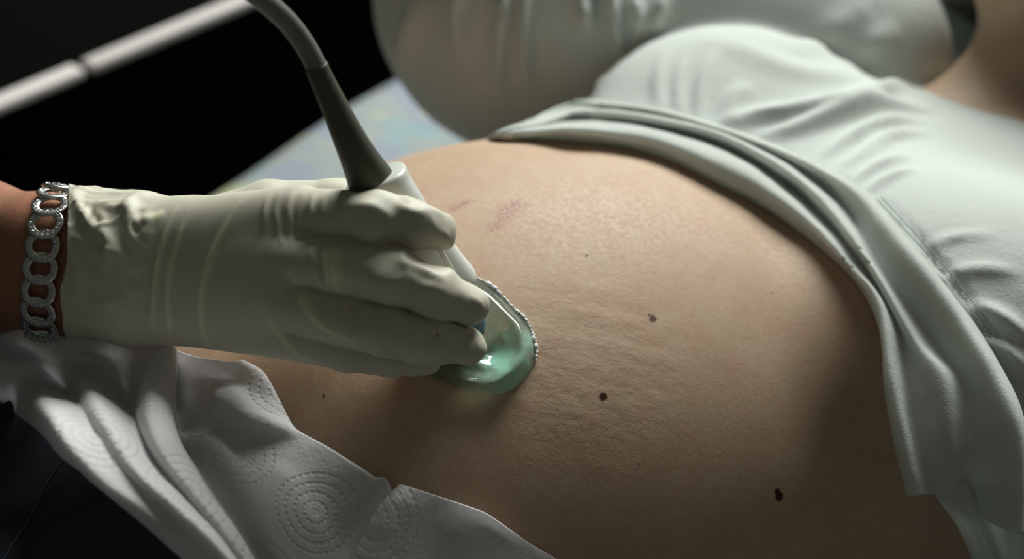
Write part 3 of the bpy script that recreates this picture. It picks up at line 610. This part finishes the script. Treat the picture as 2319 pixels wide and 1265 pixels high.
# ------------------------------------------------------------------ bed, pillow, cabinet, room
def sheet_mat():
    m = mat('printed_cotton', (.50, .55, .57), .9); T = NT(m); c = T.mix(T.math('MULTIPLY', T.ramp(T.noise(14, 2), .50, .58), .8), (.27, .29, .29), (.23, .26, .33))
    wp = T.vadd(T.pos, (3.1, 1.7, .3)); c = T.mix(T.math('MULTIPLY', T.ramp(T.noise(18, 2, vec=wp), .55, .62), .8), c, (.38, .42, .22)); wp = T.vadd(T.pos, (7.1, 2.7, .3)); c = T.mix(T.math('MULTIPLY', T.ramp(T.noise(16, 2, vec=wp), .58, .64), .7), c, (.22, .32, .34)); T.base(c); return m
sheetm = sheet_mat(); E0 = np.array([-.229, 1.235, 0]); bd_ang = math.radians(56); ec = np.array([math.cos(bd_ang), math.sin(bd_ang), 0]); en = np.array([math.sin(bd_ang), -math.cos(bd_ang), 0]); BX = np.stack([ec, en, np.cross(ec, en)])
bed = thing('bed', E0+en*.53+np.array([0, 0, -.62]), 'examination bed with a printed pale blue cotton sheet under the patient', 'bed')
vin = mat('dark_vinyl', (.015, .017, .016), .6); p_, f_ = box(E0+en*.53+np.array([0, 0, -.075]), (2.3, 1.05, .12), BX); bevel(mesh('mattress', p_, f_, vin, bed), .02)
p_, f_ = box(E0+en*.53+np.array([0, 0, -.20]), (2.2, .97, .13), BX); mesh('bed_frame', p_, f_, vin, bed)
for sx in (-1, 1):
    for sy in (-1, 1): p_, f_ = box(E0+en*(.53+sy*.44)+ec*sx*.9+np.array([0, 0, -.445]), (.05, .05, .36), BX); mesh('leg', p_, f_, vin, bed)
nx_, ny_ = 160, 70; P_ = []
for i in range(nx_):
    for j in range(ny_):
        s1 = -1.14+2.28*i/(nx_-1); t1 = 1.045*max(0, j-5)/(ny_-6); q_ = E0+ec*s1+en*t1; ed = .004*math.sin(s1*34)+.003*math.sin(s1*61+1); z = -.010+.003*math.sin(s1*17+t1*23)
        if j < 5: z = -.012-(5-j)*.020; q_ = E0+ec*s1+en*(-.004-.006*math.sin(s1*26))
        P_.append(q_+np.array([0, 0, z]))
P_ = np.array(P_); sh_ = mesh('bed_sheet', P_, grid_faces(nx_, ny_), sheetm, bed); solid(sh_, .003); tag(sh_, 'pale sheet printed with blue, violet and yellow-green blots')
pc = B(.56, .16, .10); P_ = []; n1, n2 = 60, 40
for i in range(n1):
    for j in range(n2):
        a = 2*math.pi*i/n1; b_ = math.pi*(j/(n2-1)-.5); sg = lambda v, e: math.copysign(abs(v)**e, v); P_.append(pc+aS*.20*sg(math.cos(a), .5)*sg(math.cos(b_), .6)+aT*.36*sg(math.sin(a), .5)*sg(math.cos(b_), .6)+np.array([0, 0, .10*sg(math.sin(b_), .9)]))
pill = mesh('pillow', P_, grid_faces(n1, n2, False)+[((n1-1)*n2+j, (n1-1)*n2+j+1, j+1, j) for j in range(n2-1)], cloth_mat('pillow_cotton', (.30, .34, .31))); tag(pill, 'dim grey pillow propping up the patient behind the far sleeve', 'pillow')
black = mat('black_lacquer', (.0035, .004, .0035), 1.0, Specular_IOR_Level=.0); trimm = mat('pale_metal_trim', (.58, .53, .52), .55)
S0 = V(0, 232, 1.36); S1 = V(560, -2, 1.168); r0 = rays([(560, -2)])[0]; S1 = CAM+r0*((S0[2]-CAM[2])/r0[2]); sd_ = S1-S0; L_ = np.linalg.norm(sd_); sd_ /= L_; sn = np.cross(sd_, [0, 0, 1.]); CX = np.stack([sd_, sn, [0, 0, 1.]])
if sn@(CAM-S0) < 0: sn = -sn
CX = np.stack([sd_, np.cross([0, 0, 1.], sd_), [0, 0, 1.]])
cab = thing('cabinet', S0+sd_*.3-sn*.26+np.array([0, 0, -.62-S0[2]]), 'black cabinet beside the bed with a pale trim along its top edge', 'cabinet')
hh = S0[2]+.62; p_, f_ = box(S0+sd_*.3-sn*.262+np.array([0, 0, -hh/2]), (2.2, .50, hh), CX); bevel(mesh('cabinet_body', p_, f_, black, cab), .006)
pj = S0+sd_*(L_*.30)
def strip(a, b_): 
    c = (a+b_)/2; p_, f_ = box(c+sn*.002, (np.linalg.norm(b_-a), .022, .0125), CX); o = mesh('trim_strip', p_, f_, trimm, cab); bevel(o, .005, 4); return o
strip(S0-sd_*.6, pj-sd_*.004); strip(pj+sd_*.004, S0+sd_*1.3)
wallm = mat('wall_paint', (.016, .02, .015), .9); floorm = mat('floor_vinyl', (.03, .03, .028), .6)
def struct(name, c, s_, m, ax=None): p_, f_ = box(c, s_, ax); return tag(mesh(name, p_, f_, m, None, False), kind='structure')
struct('floor', (0, .6, -.64), (6, 6, .04), floorm); struct('wall_back', (0, 3.6, .8), (6, .08, 2.9), wallm); struct('wall_left', (-3, .6, .8), (.08, 6, 2.9), wallm)
